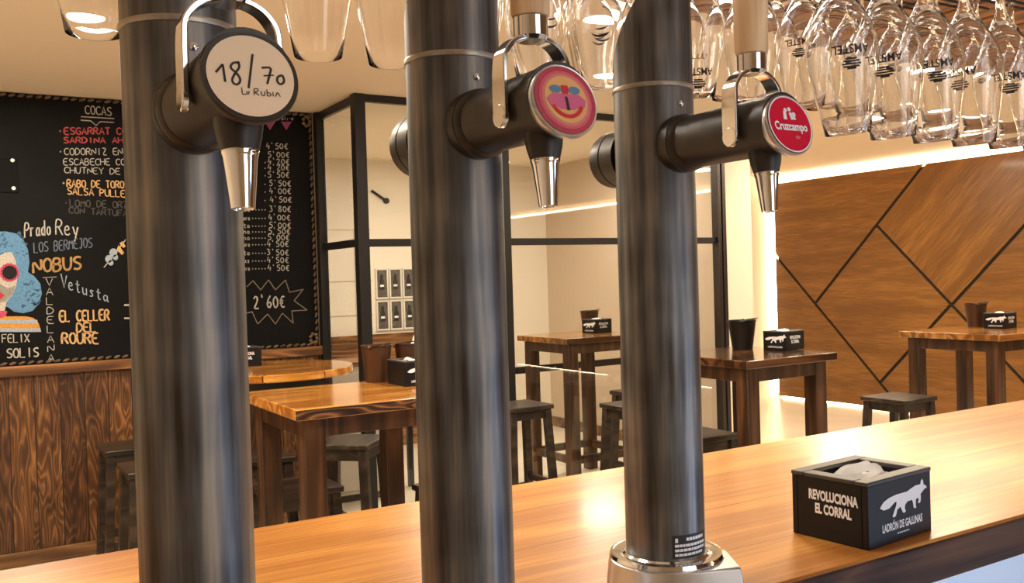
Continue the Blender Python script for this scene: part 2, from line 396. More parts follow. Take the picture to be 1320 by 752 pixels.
# ------------------------------------------------------------------ bar counter
NEAR, FAR, ZC = .93, 1.715, 1.10
bc = thing('bar_counter', (1.5, 1.3, 0), 'honey coloured wooden bar counter running across the front with dark edge', 'bar counter')
MB().box(-3.0, 3.2, NEAR-1.3+.003, FAR-1.3-.003, ZC-.064, ZC).build('counter_top', M_counter, bc, bevel=.004)
MB().box(-3.0, 3.2, NEAR-1.3-.002, NEAR-1.3+.012, ZC-.068, ZC-.004).build('edge_board', M_counter_edge, bc, bevel=.003)
MB().box(-3.0, 3.2, FAR-1.3-.012, FAR-1.3+.002, ZC-.068, ZC-.002).build('edge_board', M_counter_edge, bc, bevel=.003)
MB().box(-3.0, 3.15, NEAR-1.3+.09, FAR-1.3-.12, 0, ZC-.064).build('carcass', M_wains, bc)
sp = MB().box(-3.0, 3.15, NEAR-1.3+.03, NEAR-1.3+.088, .12, ZC-.07)
sp.build('steel_front', simple('satin_steel_sheet', (.62, .64, .66), .5, .85), bc, bevel=.004)

# ------------------------------------------------------------------ beer towers
def on_cyl(r, a0):                      # lettering wrapped on a cylinder, facing angle a0
    return lambda x, y: Vector((r*math.cos(a0 + x/r), r*math.sin(a0 + x/r), y))
def badge_fn(yface, zc, tilt):
    ct, st = math.cos(tilt), math.sin(tilt)
    # face of the badge: x to the right seen from -y, normal (0,-ct,st)
    return lambda x, y, d=0: Vector((x, yface + y*st - d*ct, zc + y*ct + d*st))
def disc_pts(r, n=48, cx=0, cy=0, sx=1): return [(cx+r*sx*math.cos(2*PI*k/n), cy+r*math.sin(2*PI*k/n)) for k in range(n)]
def flat(mb, pts, fn, d): mb.bm.faces.new([mb.bm.verts.new(fn(x, y, d)) for x, y in pts])
def ring(mb, r0, r1, fn, d, a0=0, a1=2*PI, n=48, cx=0, cy=0):
    pr = None
    for k in range(n+1):
        a = a0+(a1-a0)*k/n
        q = [mb.bm.verts.new(fn(cx+r*math.cos(a), cy+r*math.sin(a), d)) for r in (r0, r1)]
        if pr: mb.bm.faces.new((pr[0], pr[1], q[1], q[0]))
        pr = q
RT_ = .0575
def tower(X, Y, YF, label, kind):
    t = thing('beer_tower', (X, Y, ZC), label, 'beer tower', 'beer towers on the bar')
    yf = YF - Y                       # badge centre, local
    zt = .621 if kind == 'rubia' else .630
    # column: steel tube whose top is cut on a slant, high side towards the barman
    n = 72; b = MB(); bot, top = [], []
    for k in range(n):
        a = 2*PI*k/n; x, y = RT_*math.cos(a), RT_*math.sin(a)
        bot.append(b.bm.verts.new((x, y, .03))); top.append(b.bm.verts.new((x, y, .795 - 1.42*y)))
    for k in range(n): j = (k+1) % n; b.bm.faces.new((bot[k], bot[j], top[j], top[k]))
    b.bm.faces.new(top); b.bm.faces.new(bot[::-1])
    col = b.build('column', M_tube, t)
    MB().lathe([(RT_-.002, -.0042), (RT_+.0014, -.003), (RT_+.0022, 0), (RT_+.0014, .003), (RT_-.002, .0042)], (0, 0, .715), 64, close=True).build('weld_seam', M_seam, col)
    a = math.radians(-89)
    d = Vector((math.cos(a), math.sin(a), 0)); p = d*(RT_-.002)+Vector((0, 0, .687))
    MB().lathe([(0, .0055), (.0022, .0052), (.0042, .0035), (.0045, 0), (0, 0)][::-1], p, 16, d.to_track_quat('Z', 'Y').to_matrix().to_4x4()).build('bolt', M_chrome, col)
    # base: polished flange on an eight sided steel block
    rb = .080 if kind == 'red' else .066
    oc = MB(); q_ = rb/.080
    k8 = [(.083*q_*math.cos(math.radians(a_)), .083*q_*math.sin(math.radians(a_))) for a_ in range(0, 256, 8)] + [(-.012, -.088*q_), (.045*q_, -.106*q_), (.086*q_, -.036*q_)]
    lo = [(x*1.06, y*1.04) for x, y in k8]
    A = [oc.bm.verts.new((x, y, 0)) for x, y in lo]; B = [oc.bm.verts.new((x, y, .036)) for x, y in k8]
    oc.bm.faces.new(A[::-1]); oc.bm.faces.new(B)
    for k in range(len(A)): j = (k+1) % len(A); oc.bm.faces.new((A[k], A[j], B[j], B[k]))
    base = oc.build('base', M_steel, t, bevel=.0025)
    MB().lathe([(RT_-.003, .034), (rb, .034), (rb+.003, .038), (rb+.001, .043), (rb-.006, .0445), (RT_+.006, .0415), (RT_+.003, .044), (RT_-.003, .044)], n=64, close=True).build('flange', M_chrome, base)
    # tap body through the column
    q = Vector((0, -1, 0)).to_track_quat('Z', 'Y').to_matrix().to_4x4()
    L = -yf - .010
    tb = MB().lathe([(0, -.02), (.036, -.02), (.0365, L-.02), (.0385, L-.004), (.0385, L), (0, L)], (0, 0, zt), 48, q).build('tap_body', M_tap, t)
    MB().lathe([(.030, .046), (.036, .047), (.0395, .051), (.0405, .057), (.0405, .070), (.0392, .0712), (.0392, .0722), (.0403, .0735), (.0392, .079), (.0366, .083), (.030, .083)], (0, 0, zt), 48, q, close=True).build('collar', M_tap, tb)
    MB().lathe([(0, -.110), (.035, -.110), (.0405, -.106), (.0425, -.099), (.0425, -.083), (.0413, -.0818), (.0413, -.0806), (.0425, -.0794), (.0425, -.05), (0, -.05)], (0, 0, zt-.004), 48, q).build('rear_cap', M_tap, tb)
    # badge
    ti = math.radians(14); fn = badge_fn(yf, zt-.003, ti)
    qb = Vector((0, -math.cos(ti), math.sin(ti))).to_track_quat('Z', 'Y').to_matrix().to_4x4()
    face_c, rim_m = {'rubia': ((.86, .70, .53), M_tap), 'skull': ((.42, .03, .07), M_steel), 'red': ((.62, .008, .045), M_steel)}[kind]
    KB = .955 if kind == 'rubia' else 1.0
    fn0 = fn; fn = lambda x, y, d=0: fn0(x*KB, y*KB, d)
    bd = MB().lathe([(0, -.014), (.036, -.014), (.0395, -.006), (.0395, -.0015), (.0385, .0004), (.0365, .0), (0, 0)], fn(0, 0), 56, qb).build('badge', rim_m, t)
    fc = MB(); flat(fc, disc_pts(.0368), fn, .0006)
    fm = simple('badge_enamel_'+kind, face_c, .22, coat=.5)
    fc.build('badge_face', fm, bd, smooth=False)
    if kind == 'rubia':
        m = MB(); Mx = Matrix.Identity(4)
        fl = lambda pts: None
        def st(pts, w):
            P = smooth_pts(pts, 2); P2 = [Vector(p) for p in P]
            pr = None
            for i, p in enumerate(P2):
                dd = P2[min(i+1, len(P2)-1)]-P2[max(i-1, 0)]
                if dd.length < 1e-9: continue
                dd.normalize(); nn = Vector((-dd.y, dd.x))*w/2
                qv = (m.bm.verts.new(fn(p.x+nn.x, p.y+nn.y, .0010)), m.bm.verts.new(fn(p.x-nn.x, p.y-nn.y, .0010)))
                if pr: m.bm.faces.new((pr[0], pr[1], qv[1], qv[0]))
                pr = qv
        K = .001
        def S(seq, w=1.9): st([(x*K*1.08, (y*1.32+1.5)*K) for x, y in seq], w*K)
        S([(-27, -1), (-21, 5)]); S([(-21, 5), (-20.5, -7)])
        S([(-8, 7), (-13, 7), (-16, 3), (-11, 0), (-8, -5), (-12, -9), (-16, -6), (-12, 0), (-8, 4), (-9, 8)])
        S([(3, 14), (-3, -10)])
        S([(9, 5), (17, 6), (15, 1), (12, -6)]); S([(10, -.5), (18, .5)], 1.2)
        S([(25, 1), (21, 0), (20, -4), (23, -6), (26.5, -3), (25, 1)])
        for i, sq in enumerate(([(-9, -12), (-9, -18)], [(-9, -18), (-6, -18)], [(-4, -15), (-6, -17), (-4, -18), (-3, -15)], [(1, -18), (1, -12), (5, -12), (4, -15), (1, -15), (5, -18)],
                                [(7, -14), (7, -18), (10, -18), (10, -14)], [(12, -18), (12, -12)], [(12, -18), (15, -18), (15, -15), (12, -15)], [(17, -14), (17, -18)], [(19, -18), (21, -13), (23, -18)])):
            st([(x*K, (y+.5)*K) for x, y in sq], .8*K)
        m.build('lettering', M_print_black, bd, smooth=False)
    elif kind == 'skull':
        rs = simple('badge_rose', (.62, .10, .16), .3); ye = simple('badge_yellow', (.74, .42, .16), .3); pk = simple('badge_pink', (.60, .12, .26), .3)
        bl = simple('badge_blue', (.10, .22, .40), .3); rd = simple('badge_crimson', (.60, .012, .04), .3); sa = simple('badge_salmon', (.66, .20, .20), .3)
        a = MB(); flat(a, disc_pts(.0315), fn, .0010); a.build('badge_band', rs, bd, smooth=False)
        a = MB(); flat(a, disc_pts(.0285), fn, .0014); a.build('badge_band', sa, bd, smooth=False)
        a = MB(); flat(a, disc_pts(.0255), fn, .0018); a.build('badge_band', ye, bd, smooth=False)
        a = MB()
        flat(a, [(-.024, 0), (-.020, -.008), (-.013, -.008), (-.008, -.011), (.008, -.011), (.013, -.008), (.021, -.008), (.024, 0), (.016, .006), (-.016, .006)], fn, .0022); a.build('badge_mark', pk, bd, smooth=False)
        a = MB()
        for sx in (-1, 1): flat(a, disc_pts(.0042, 20, sx*.0115, .0105, 1.7), fn, .0024)
        a.build('badge_mark', bl, bd, smooth=False)
        a = MB(); flat(a, [(-.0035, .006), (.0035, .006), (.004, .015), (-.004, .015)], fn, .0026)
        ring(a, .0165, .0205, fn, .0026, PI*1.12, PI*1.88, 24); a.build('badge_mark', rd, bd, smooth=False)
        a = MB(); flat(a, [(-.0012, -.012), (.002, -.012), (.0012, .002), (-.0012, .003)], fn, .0030); a.build('badge_mark', M_print_black, bd, smooth=False)
    else:
        m = MB()
        # silver rim, barrel and crown like emblem, curved lettering
        ring(m, .0350, .0368, fn, .0009)
        for x, y, r in ((-.004, .018, .0028), (.003, .0195, .0028), (.0095, .013, .0032)): flat(m, disc_pts(r, 16, x, y), fn, .0010)
        flat(m, [(-.010, .006), (-.004, .0055), (-.0035, .013), (-.0045, .017), (-.008, .0165)], fn, .0010)
        flat(m, [(.003, .006), (.012, .0065), (.010, .011), (.005, .016), (.001, .0145)], fn, .0010)
        m.build('emblem', M_print_white, bd, smooth=False)
        m = MB()
        add_text(m, 'Cruzcampo', .0105, lambda x, y: fn(x, y, .0012), .035, .80, 0, -.008 )
        m.build('lettering', M_print_white, bd, smooth=False)
        m = MB(); add_text(m, 'beer', .004, lambda x, y: fn(x, y, .0012), .0, .9, .006, -.018) if False else flat(m, disc_pts(.0022, 16, .008, -.017, 2), fn, .0010)
        m.build('mark', simple('badge_light_red', (.60, .12, .14), .3), bd, smooth=False)
    # chrome fork lever with beech handle
    yl = yf + .060; xw = .0402; zb = zt-.012
    path = [(-xw, zb), (-xw, zt+.044), (-xw+.003, zt+.055), (-.027, zt+.067), (-.011, zt+.0735), (.011, zt+.0735), (.027, zt+.067), (xw-.003, zt+.055), (xw, zt+.044), (xw, zb)]
    path = smooth_pts(path, 2, ends=True); lv = MB(); pr = None; th = .0056
    for i, p in enumerate(path):
        p = Vector(p); dd = Vector(path[min(i+1, len(path)-1)])-Vector(path[max(i-1, 0)]); dd.normalize(); nn = Vector((-dd.y, dd.x))*th/2
        e = min(i, len(path)-1-i); top_n = min(1, max(0, (p.y-(zt+.03))/.04)); wv = .0125 - .0025*top_n
        qv = [lv.bm.verts.new((p.x+sx*nn.x, yl+sy*wv, p.y+sx*nn.y)) for sx, sy in ((1, 1), (1, -1), (-1, -1), (-1, 1))]
        if pr:
            for k in range(4): j = (k+1) % 4; lv.bm.faces.new((pr[k], pr[j], qv[j], qv[k]))
        else: lv.bm.faces.new(qv)
        pr = qv
    lv.bm.faces.new(pr[::-1])
    for sx in (-1, 1):
        lv.cyl((sx*(xw-.0033), yl, zb), (sx*(xw+.0033), yl, zb), .0125, n=28)
    lever = lv.build('lever', M_chrome, t, bevel=.0012)
    MB().lathe([(0, .070), (.015, .070), (.0185, .074), (.0187, .094), (.0170, .096), (0, .096)], (0, yl, zt), 32).build('ferrule', M_chrome, lever)
    MB().lathe([(0, .0955), (.0195, .0955), (.0208, .099), (.0218, .16), (.024, .215), (.021, .24), (.010, .25), (0, .251)], (0, yl, zt), 32).build('handle', M_handle, lever)
    # spout
    ys = yf+.044
    neck = MB().lathe([(0, .0), (.0205, .0), (.0205, -.036), (.0190, -.046), (.0158, -.058), (0, -.058)][::-1], (0, ys, zt), 36, Matrix.Rotation(math.radians(-4), 4, 'X')).build('spout', M_tap, t)
    MB().lathe([(.009, -.0575), (.0155, -.0575), (.0160, -.059), (.0152, -.062), (.0144, -.064), (.0100, -.107), (.0088, -.1075), (.0080, -.105), (.0080, -.075)][::-1], (0, ys, zt), 36, Matrix.Rotation(math.radians(-4), 4, 'X'), close=True).build('nozzle', M_chrome, neck)
    if kind == 'red':     # rating sticker low on the column
        a0 = math.radians(-121); st_ = MB(); pr = None
        for k in range(15):
            a = a0 + k/14*math.radians(62)
            qv = [st_.bm.verts.new(((RT_+.0006)*math.cos(a), (RT_+.0006)*math.sin(a), z)) for z in (.047, .080)]
            if pr: st_.bm.faces.new((pr[0], qv[0], qv[1], pr[1]))
            pr = qv
        sk = st_.build('sticker', M_print_black, col)
        m = MB(); random.seed(3)
        def line(z, h, a_s, a_e):
            a = a_s
            while a < a_e:
                wd = random.uniform(.05, .12)
                for (s0_, s1_) in ((a, min(a+wd, a_e)),):
                    m.bm.faces.new([m.bm.verts.new(((RT_+.0011)*math.cos(q_), (RT_+.0011)*math.sin(q_), zz)) for q_, zz in ((s0_, z), (s1_, z), (s1_, z+h), (s0_, z+h))])
                a += wd+.014
        line(.0715, .0045, a0+.36, a0+.95); line(.0635, .0038, a0+.06, a0+1.02); line(.0570, .0038, a0+.06, a0+1.0); line(.0505, .0036, a0+.06, a0+.9); line(.070, .006, a0+.07, a0+.14)
        m.build('printed_lines', M_print_white, sk, smooth=False)
    return t
def smooth_pts(pts, it=1, ends=True):
    P = [tuple(p) for p in pts]
    for _ in range(it):
        if len(P) < 3: return P
        Q = [P[0]]
        for a, b in zip(P, P[1:]):
            Q.append((a[0]*.75+b[0]*.25, a[1]*.75+b[1]*.25)); Q.append((a[0]*.25+b[0]*.75, a[1]*.25+b[1]*.75))
        Q.append(P[-1]); P = Q
    return P
tower(.212, .998, .742, 'dark steel beer tower whose round cream badge is handwritten 18/70', 'rubia')
tower(.536, 1.006, .767, 'dark steel beer tower with a pink and yellow skull face badge and pale wooden handle', 'skull')
tower(.884, 1.042, .788, 'dark steel beer tower with a bright red badge and chrome flange at its foot', 'red')

# ------------------------------------------------------------------ stemmed beer glasses hanging upside down
PO = [(.0300, 0), (.0345, .026), (.0405, .058), (.0460, .088), (.0480, .106), (.0474, .122), (.0430, .141), (.0350, .160), (.0255, .178), (.0165, .193), (.0105, .206), (.0070, .220), (.0054, .240), (.0055, .268), (.009, .279), (.024, .284), (.038, .2865), (.0385, .2885), (0, .2895)]
PI_ = [(.0295, .0003), (.0340, .026), (.0400, .058), (.0454, .088), (.0474, .106), (.0467, .1215), (.0422, .1395), (.0340, .1575), (.0240, .174), (.0140, .1875), (.0060, .195), (0, .197)]
def goblet_mesh():
    b = MB(); b.lathe(PI_[::-1] + [(.0294, -.0004)] + PO, n=48)
    o = b.build('stemmed_beer_glass', M_glass, angle=80); return o
def r_at(z):
    for (r0, z0), (r1, z1) in zip(PO, PO[1:]):
        if z0 <= z <= z1: return r0+(r1-r0)*(z-z0)/(z1-z0)
    return .03
def wrap(a0, z0):         # upside down lettering on the outside of the bowl
    def fn(x, y):
        z = z0 - y; r = r_at(z)+.0005; a = a0 - x/r
        return Vector((r*math.cos(a), r*math.sin(a), z))
    return fn
gl0 = goblet_mesh(); first = [True]
def glass_at(x, y, z, label, group, tilt=0, mark=None, spin=0, dzm=0):
    if first[0]: o = gl0; first[0] = False
    else: o = gl0.copy(); COL.objects.link(o)
    o.location = (x, y, z)
    o.rotation_euler = (0, tilt, 0)
    tag(o, label, 'glass', group)
    a = math.atan2(-y, -x) + spin
    if mark == 'brand':
        m = MB(); add_text(m, 'AMSTEL', .0115, wrap(a, .112+dzm), .015, .85)
        for dz, w_ in ((.101, .007), (.098, .0105), (.0945, .0125), (.091, .0105), (.0885, .006)):
            f = wrap(a, dz+dzm-.006); m.bm.faces.new([m.bm.verts.new(f(px_, py_)) for px_, py_ in ((-w_, 0), (w_, 0), (w_, .0024), (-w_, .0024))])
        m.build('lettering', M_print_black, o, smooth=False)
        m = MB(); f = wrap(a, .131+dzm)
        for k in range(3):
            pts = [(-.010+.007*k+.005*math.cos(t_), .004*math.sin(t_)) for t_ in [q*.5 for q in range(9)]]
            for p, q in zip(pts, pts[1:]): m.bm.faces.new([m.bm.verts.new(f(*v)) for v in (p, q, (q[0]+.0012, q[1]+.0012), (p[0]+.0012, p[1]+.0012))])
        m.build('gold_script', M_print_gold, o, smooth=False)
    elif mark == 'swoosh':
        m = MB(); f = wrap(a, .075)
        for rr, th_, y0, a0_, a1_ in ((.014, .004, 0, .3, PI-.3), (.013, .003, -.010, .9, PI-.5)):
            pr = None
            for k in range(13):
                t_ = a0_+(a1_-a0_)*k/12; tt = th_*math.sin(PI*k/12)+.0004
                qv = [m.bm.verts.new(f(r2*math.cos(t_), y0+r2*math.sin(t_)*.75)) for r2 in (rr-tt, rr)]
                if pr: m.bm.faces.new((pr[0], pr[1], qv[1], qv[0]))
                pr = qv
        m.build('printed_mark', M_print_blue, o, smooth=False)
    return o
ZA, ZB_ = 1.733, 1.800
GA = 'printed glasses in the front hanging row'
rowA = [1.056, 1.153, 1.250, 1.347, 1.444, 1.541]
ordn = ['first', 'second', 'third', 'fourth', 'fifth', 'sixth', 'seventh', 'eighth', 'ninth', 'tenth']
for i, x in enumerate(rowA):
    glass_at(x, .84, ZA, 'upside-down goblet in the lower front row, %s from the red badge tower' % ordn[i], GA, math.radians(-5), 'brand', (.25, -.1, .2, -.3, .1, .3, 0)[i])
rowB = [(.151, ''), (.417, ''), (.520, ''), (.640, 'swoosh'), (.758, 'swoosh'), (.876, 'swoosh'), (1.069, 'low'), (1.20, 'swoosh'), (1.33, 'brand'), (1.46, 'brand'), (1.59, 'brand'), (1.72, 'brand'), (1.86, 'brand'), (1.99, 'brand')]
YR, ZR = 1.15, 1.843
for i, (x, k) in enumerate(rowB):
    if x < .3: lab = 'plain upside-down goblet hanging left of the 18/70 tower'
    elif x < .53: lab = 'plain upside-down goblet between the 18/70 and skull towers, %s the skull tower' % ('nearer' if x > .5 else 'farther from')
    elif x < .9: lab = 'upside-down goblet with navy crescent, %s from the skull tower towards the red badge tower' % ordn[i-3]
    elif k == 'low': lab = 'upside-down goblet with low black print just right of the red badge tower'
    else: lab = 'upside-down goblet in the higher rear row, %s right of the red badge tower' % ordn[i-7]
    o = glass_at(x, YR, ZR, lab, 'goblets in the rear hanging row', 0, 'brand' if k == 'low' else k, random.uniform(-.4, .4) if k != 'low' else .1, -.075 if k == 'low' else 0)
    o.scale = (1.02, 1.02, 1.0)
for i, x in enumerate((.71, .835, .965, 1.15, 1.27, 1.40, 1.53, 1.66, 1.79, 1.92)):
    o = glass_at(x, 1.28, 1.876, 'upside-down goblet in the farthest row, %s from the skull tower' % ordn[i], 'goblets in the farthest hanging row', 0, 'swoosh' if i < 3 else '', .2)
for i, x in enumerate((.80, .925, 1.05, 1.175)):
    glass_at(x, 1.41, 1.909, 'upside-down goblet hidden deepest behind the hanging rows, %s from the skull tower' % ordn[i], 'goblets in the deepest hanging row', 0, 'swoosh', .3)
rk = thing('glass_hanging_rail', (.8, .9, 2.0), 'dark metal rail rack from which the stemmed glasses hang over the bar', 'glass rack')
for y0, z0 in ((.84, ZA+.284), (YR, ZR+.2835), (1.28, 1.876+.2835), (1.41, 1.909+.2835)):
    for s in (-1, 1):
        MB().cyl((-1.2, y0-.9+s*.0125, z0-2.0-.014), (1.3, y0-.9+s*.0125, z0-2.0-.014), .003, n=10).build('rail', M_black_metal, rk)
for x in (-.9, -.2, .29, .699, 1.135, 1.265, 1.395, 1.525, 1.655, 1.79, 1.925):
    w_ = MB().cyl((x-.8, YR-.9+.0125, ZR+.2835-2.014), (x-.8, YR-.9+.0125, CEIL-2.0), .0012, n=8).build('hanging_wire', M_black_metal, rk)
    MB().lathe([(0, -.007), (.005, -.005), (.007, 0), (.005, .005), (0, .007)], (x-.8, YR-.9+.0125, ZR+.2835-2.0), 12).build('clamp', M_black_metal, w_)

# ------------------------------------------------------------------ napkin boxes
def fox(mb, fn, s):
    body = [(-.50,-.10),(-.42,-.17),(-.30,-.16),(-.18,-.06),(-.14,-.06),(-.15,-.14),(-.20,-.26),(-.235,-.36),(-.20,-.385),(-.16,-.36),(-.13,-.24),(-.06,-.19),(-.02,-.30),(.00,-.345),(.05,-.345),(.06,-.31),(.035,-.26),(.05,-.18),(.10,-.12),(.20,-.115),(.225,-.20),(.235,-.30),(.265,-.325),(.295,-.31),(.285,-.27),(.29,-.14),(.33,-.10),(.355,-.16),(.335,-.215),(.365,-.24),(.395,-.21),(.405,-.12),(.40,-.04),(.46,.02),(.50,.06),(.53,.05),(.545,.075),(.52,.12),(.47,.16),(.465,.24),(.44,.29),(.41,.25),(.40,.18),(.28,.18),(.18,.14),(.10,.10),(-.02,.10),(-.14,.10),(-.30,.07),(-.42,.01)]
    mb.bm.faces.new([mb.bm.verts.new(fn(x*s, y*s)) for x, y in body])
BX, BY, BZ = .182, .144, .108
def napkin_box(loc, rz, label, logo_on='front', detail=True):
    t = thing('napkin_box', loc, label, 'napkin box', 'black napkin boxes', rz)
    b = MB(); o = .004; th = .011
    a, c = BX/2, BY/2
    b.box(-a, a, -c, -c+th, 0, BZ-.006); b.box(-a, a, c-th, c, 0, BZ-.006); b.box(-a, -a+th, -c+th, c-th, 0, BZ-.006); b.box(a-th, a, -c+th, c-th, 0, BZ-.006); b.box(-a+th, a-th, -c+th, c-th, 0, .01)
    b.build('body', M_box, t, bevel=.0015)
    r = MB(); w_ = .024
    r.box(-a-.001, a+.001, -c-.001, -c+w_, BZ-.007, BZ); r.box(-a-.001, a+.001, c-w_, c+.001, BZ-.007, BZ); r.box(-a-.001, -a+w_, -c+w_, c-w_, BZ-.007, BZ); r.box(a-w_, a+.001, -c+w_, c-w_, BZ-.007, BZ)
    r.build('top_frame', simple('worn_black_rim', (.045, .04, .035), .45) if not bpy.data.materials.get('worn_black_rim') else bpy.data.materials['worn_black_rim'], t, bevel=.0015)
    front = lambda x, y: Vector((x, -c-.0008, y)); left = lambda x, y: Vector((-a-.0008, -x, y))
    lf, tf = (front, left) if logo_on == 'front' else (left, front)
    m = MB(); fox(m, lambda x, y: lf(x*1.34+.006, y*.76+.070), .098)
    m2 = MB()
    if detail:
        add_text(m, 'LADRÓN DE GALLINAS', .0125, lambda x, y: lf(x+.004, y+.0215), .03, .62)
        for k in range(6): m.bm.faces.new([m.bm.verts.new(lf(-.012+.006*k+dx, .013+dy)) for dx, dy in ((0, 0), (.0045, 0), (.0045, .002), (0, .002))])
        add_text(m, 'REVOLUCIONA', .0155, lambda x, y: tf(x+.008, y+.066), .045, .60)
        add_text(m, 'EL CORRAL', .0155, lambda x, y: tf(x+.008, y+.044), .045, .60)
    else:
        add_text(m, 'LADRÓN DE GALLINAS', .010, lambda x, y: lf(x+.004, y+.016), .02, .62)
        add_text(m, 'REVOLUCIONA', .017, lambda x, y: tf(x, y+.064), .03, .6); add_text(m, 'EL CORRAL', .017, lambda x, y: tf(x, y+.040), .03, .6)
    m.build('printed_logo', M_print_white, t, smooth=False, normals=False)
    # folded napkins inside, a few loops standing proud
    np_ = MB(); random.seed(5)
    for k in range(7):
        y = -.036 + .012*k; h = BZ-.005 + (.012 if k in (3, 4) else .0) + .003*math.sin(k*2.1); L_ = .050-.004*(k % 3)
        pts = [(-L_, h-.012), (-L_*.6, h-.002), (0, h+.004*math.cos(k)), (L_*.6, h), (L_, h-.010)]
        P = smooth_pts(pts, 2); pr = None
        for i, (x, z) in enumerate(P):
            qv = [np_.bm.verts.new((x, y+dy+.006*math.sin(x*40+k), z-abs(dy)*1.4*(1 if dy else 0))) for dy in (-.007, 0, .007)]
            if pr:
                for j in range(2): np_.bm.faces.new((pr[j], pr[j+1], qv[j+1], qv[j]))
            pr = qv
    np_.box(-.060, .060, -.044, .044, .011, BZ-.020)
    np_.build('napkins', M_paper, t, angle=14)
    return t
cb = Vector((1.2265, .9555, ZC)); rzb = math.radians(4.5)
cbc = cb + Matrix.Rotation(rzb, 3, 'Z') @ Vector((BX/2, BY/2, 0))
napkin_box(cbc, rzb, 'large black napkin box with white fox logo standing near the edge of the bar counter')

# ------------------------------------------------------------------ tables
ZT = 1.10
def square_table(x0, y0, sx, sy, label, mtop, medge, nm='bar_table', rungs=False, rleg=0):
    cx, cy = x0+sx/2, y0+sy/2
    t = thing(nm, (cx, cy, 0), label, 'table', 'high square bar tables')
    a, c = sx/2, sy/2
    MB().box(-a, a, -c, c, ZT-.042, ZT).build('tabletop', mtop, t, bevel=.004)
    if medge:
        e = MB(); e.box(-a-.001, a+.001, -c-.0012, -c+.004, ZT-.040, ZT-.004); e.build('edge_facing', medge, t, bevel=.001)
    ap = MB(); i = .045
    ap.box(-a+i, a-i, -c+i, -c+i+.022, ZT-.115, ZT-.042); ap.box(-a+i, a-i, c-i-.022, c-i, ZT-.115, ZT-.042)
    ap.box(-a+i, -a+i+.022, -c+i+.022, c-i-.022, ZT-.115, ZT-.042); ap.box(a-i-.022, a-i, -c+i+.022, c-i-.022, ZT-.115, ZT-.042)
    ap.build('apron', M_leg, t, bevel=.002)
    for sx_ in (-1, 1):
        for sy_ in (-1, 1):
            px_, py_ = sx_*(a-.082) - (rleg if sx_ > 0 else 0), sy_*(c-.082)
            MB().bar((px_, py_, 0), (px_, py_, ZT-.043), .083, .083).build('leg', M_leg, t, bevel=.004)
    for s in (-1, 1) if rungs else ():
        MB().box(-a+.12, a-.12, s*(c-.082)-.018, s*(c-.082)+.018, .18, .235).build('stretcher', M_leg, t, bevel=.003)
        MB().box(s*(a-.082)-.018, s*(a-.082)+.018, -c+.12, c-.12, .18, .235).build('stretcher', M_leg, t, bevel=.003)
    return t
square_table(1.04, 3.22, .79, .71, 'bright orange pine bar table between the 18/70 and skull towers', M_top_orange, M_edge_fig, rleg=.07)
square_table(3.355, 3.30, .665, .70, 'dark walnut bar table behind the napkin box and red badge tower', M_top_dark, None)
square_table(5.565, 3.33, .70, .72, 'amber topped bar table in front of the oak panelled wall', M_top_mid, None)
square_table(3.735, 5.41, .69, .68, 'slim bar table standing beyond the glass screen', M_top_mid, None, rungs=True)
# round ended table against the chalkboard wall
rt = thing('round_table', (1.47, 4.98, 0), 'round orange wooden high table below the price list on the chalkboard', 'table')
MB().lathe([(0, ZT-.04), (.445, ZT-.04), (.45, ZT-.034), (.45, ZT-.004), (.445, ZT), (0, ZT)], n=72).build('tabletop', M_top_orange, rt)
for k in range(3):
    a = -PI/4+PI*2/3*k
    MB().bar((.30*math.cos(a), .30*math.sin(a), 0), (.30*math.cos(a), .30*math.sin(a), ZT-.041), .075, .075).build('leg', M_leg, rt, bevel=.004)
MB().lathe([(.25, ZT-.10), (.33, ZT-.10), (.33, ZT-.041), (.25, ZT-.041)], n=48, close=True).build('apron', M_black, rt)

# ------------------------------------------------------------------ stools
def make_stool(h, w_, label):
    t = thing('bar_stool', (0, 0, 0), label, 'stool', 'dark wooden stools')
    a = w_/2
    MB().box(-a, a, -a, a, h-.028, h).build('seat', M_stool, t, bevel=.005)
    ap = MB(); i = .025; z0 = h-.085
    ap.box(-a+i, a-i, -a+i, -a+i+.02, z0, h-.028); ap.box(-a+i, a-i, a-i-.02, a-i, z0, h-.028)
    ap.box(-a+i, -a+i+.02, -a+i+.02, a-i-.02, z0, h-.028); ap.box(a-i-.02, a-i, -a+i+.02, a-i-.02, z0, h-.028)
    ap.build('apron', M_stool, t, bevel=.002)
    sp_ = .028
    for sx in (-1, 1):
        for sy in (-1, 1):
            MB().bar((sx*(a-.03+sp_), sy*(a-.03+sp_), 0), (sx*(a-.035), sy*(a-.035), h-.029), .044, .044).build('leg', M_stool, t, bevel=.003)
    q = a-.03+sp_*.72
    for s in (-1, 1):
        MB().box(-q+.02, q-.02, s*q-.012, s*q+.012, .17, .21).build('stretcher', M_stool, t, bevel=.002)
        MB().box(s*q-.012, s*q+.012, -q+.02, q-.02, .23, .27).build('stretcher', M_stool, t, bevel=.002)
    return t
S70 = make_stool(.70, .335, 'dark wooden stool against the wainscot, half hidden by the 18/70 tower')
S62 = None
def stool(x0, x1, y0, y1, h, label, src=None, rz=0):
    cx, cy = (x0+x1)/2, (y0+y1)/2; w_ = x1-x0
    if src is S70 and not S70.get('used'): o = S70; S70['used'] = 1
    elif src: o = copy_tree(src)
    else: o = make_stool(h, w_, label)
    o.location = (cx, cy, 0); o.rotation_euler.z = rz; o['label'] = label
    return o
stool(.66, .995, 5.24, 5.575, .70, 'dark wooden stool against the wainscot, half hidden by the 18/70 tower', S70)
stool(.667, 1.002, 4.54, 4.875, .70, 'dark wooden stool in front of the wainscot stool, mostly hidden by the 18/70 tower', S70)
stool(1.10, 1.435, 4.46, 4.795, .70, 'dark wooden stool tucked beneath the round table below the price list', S70)
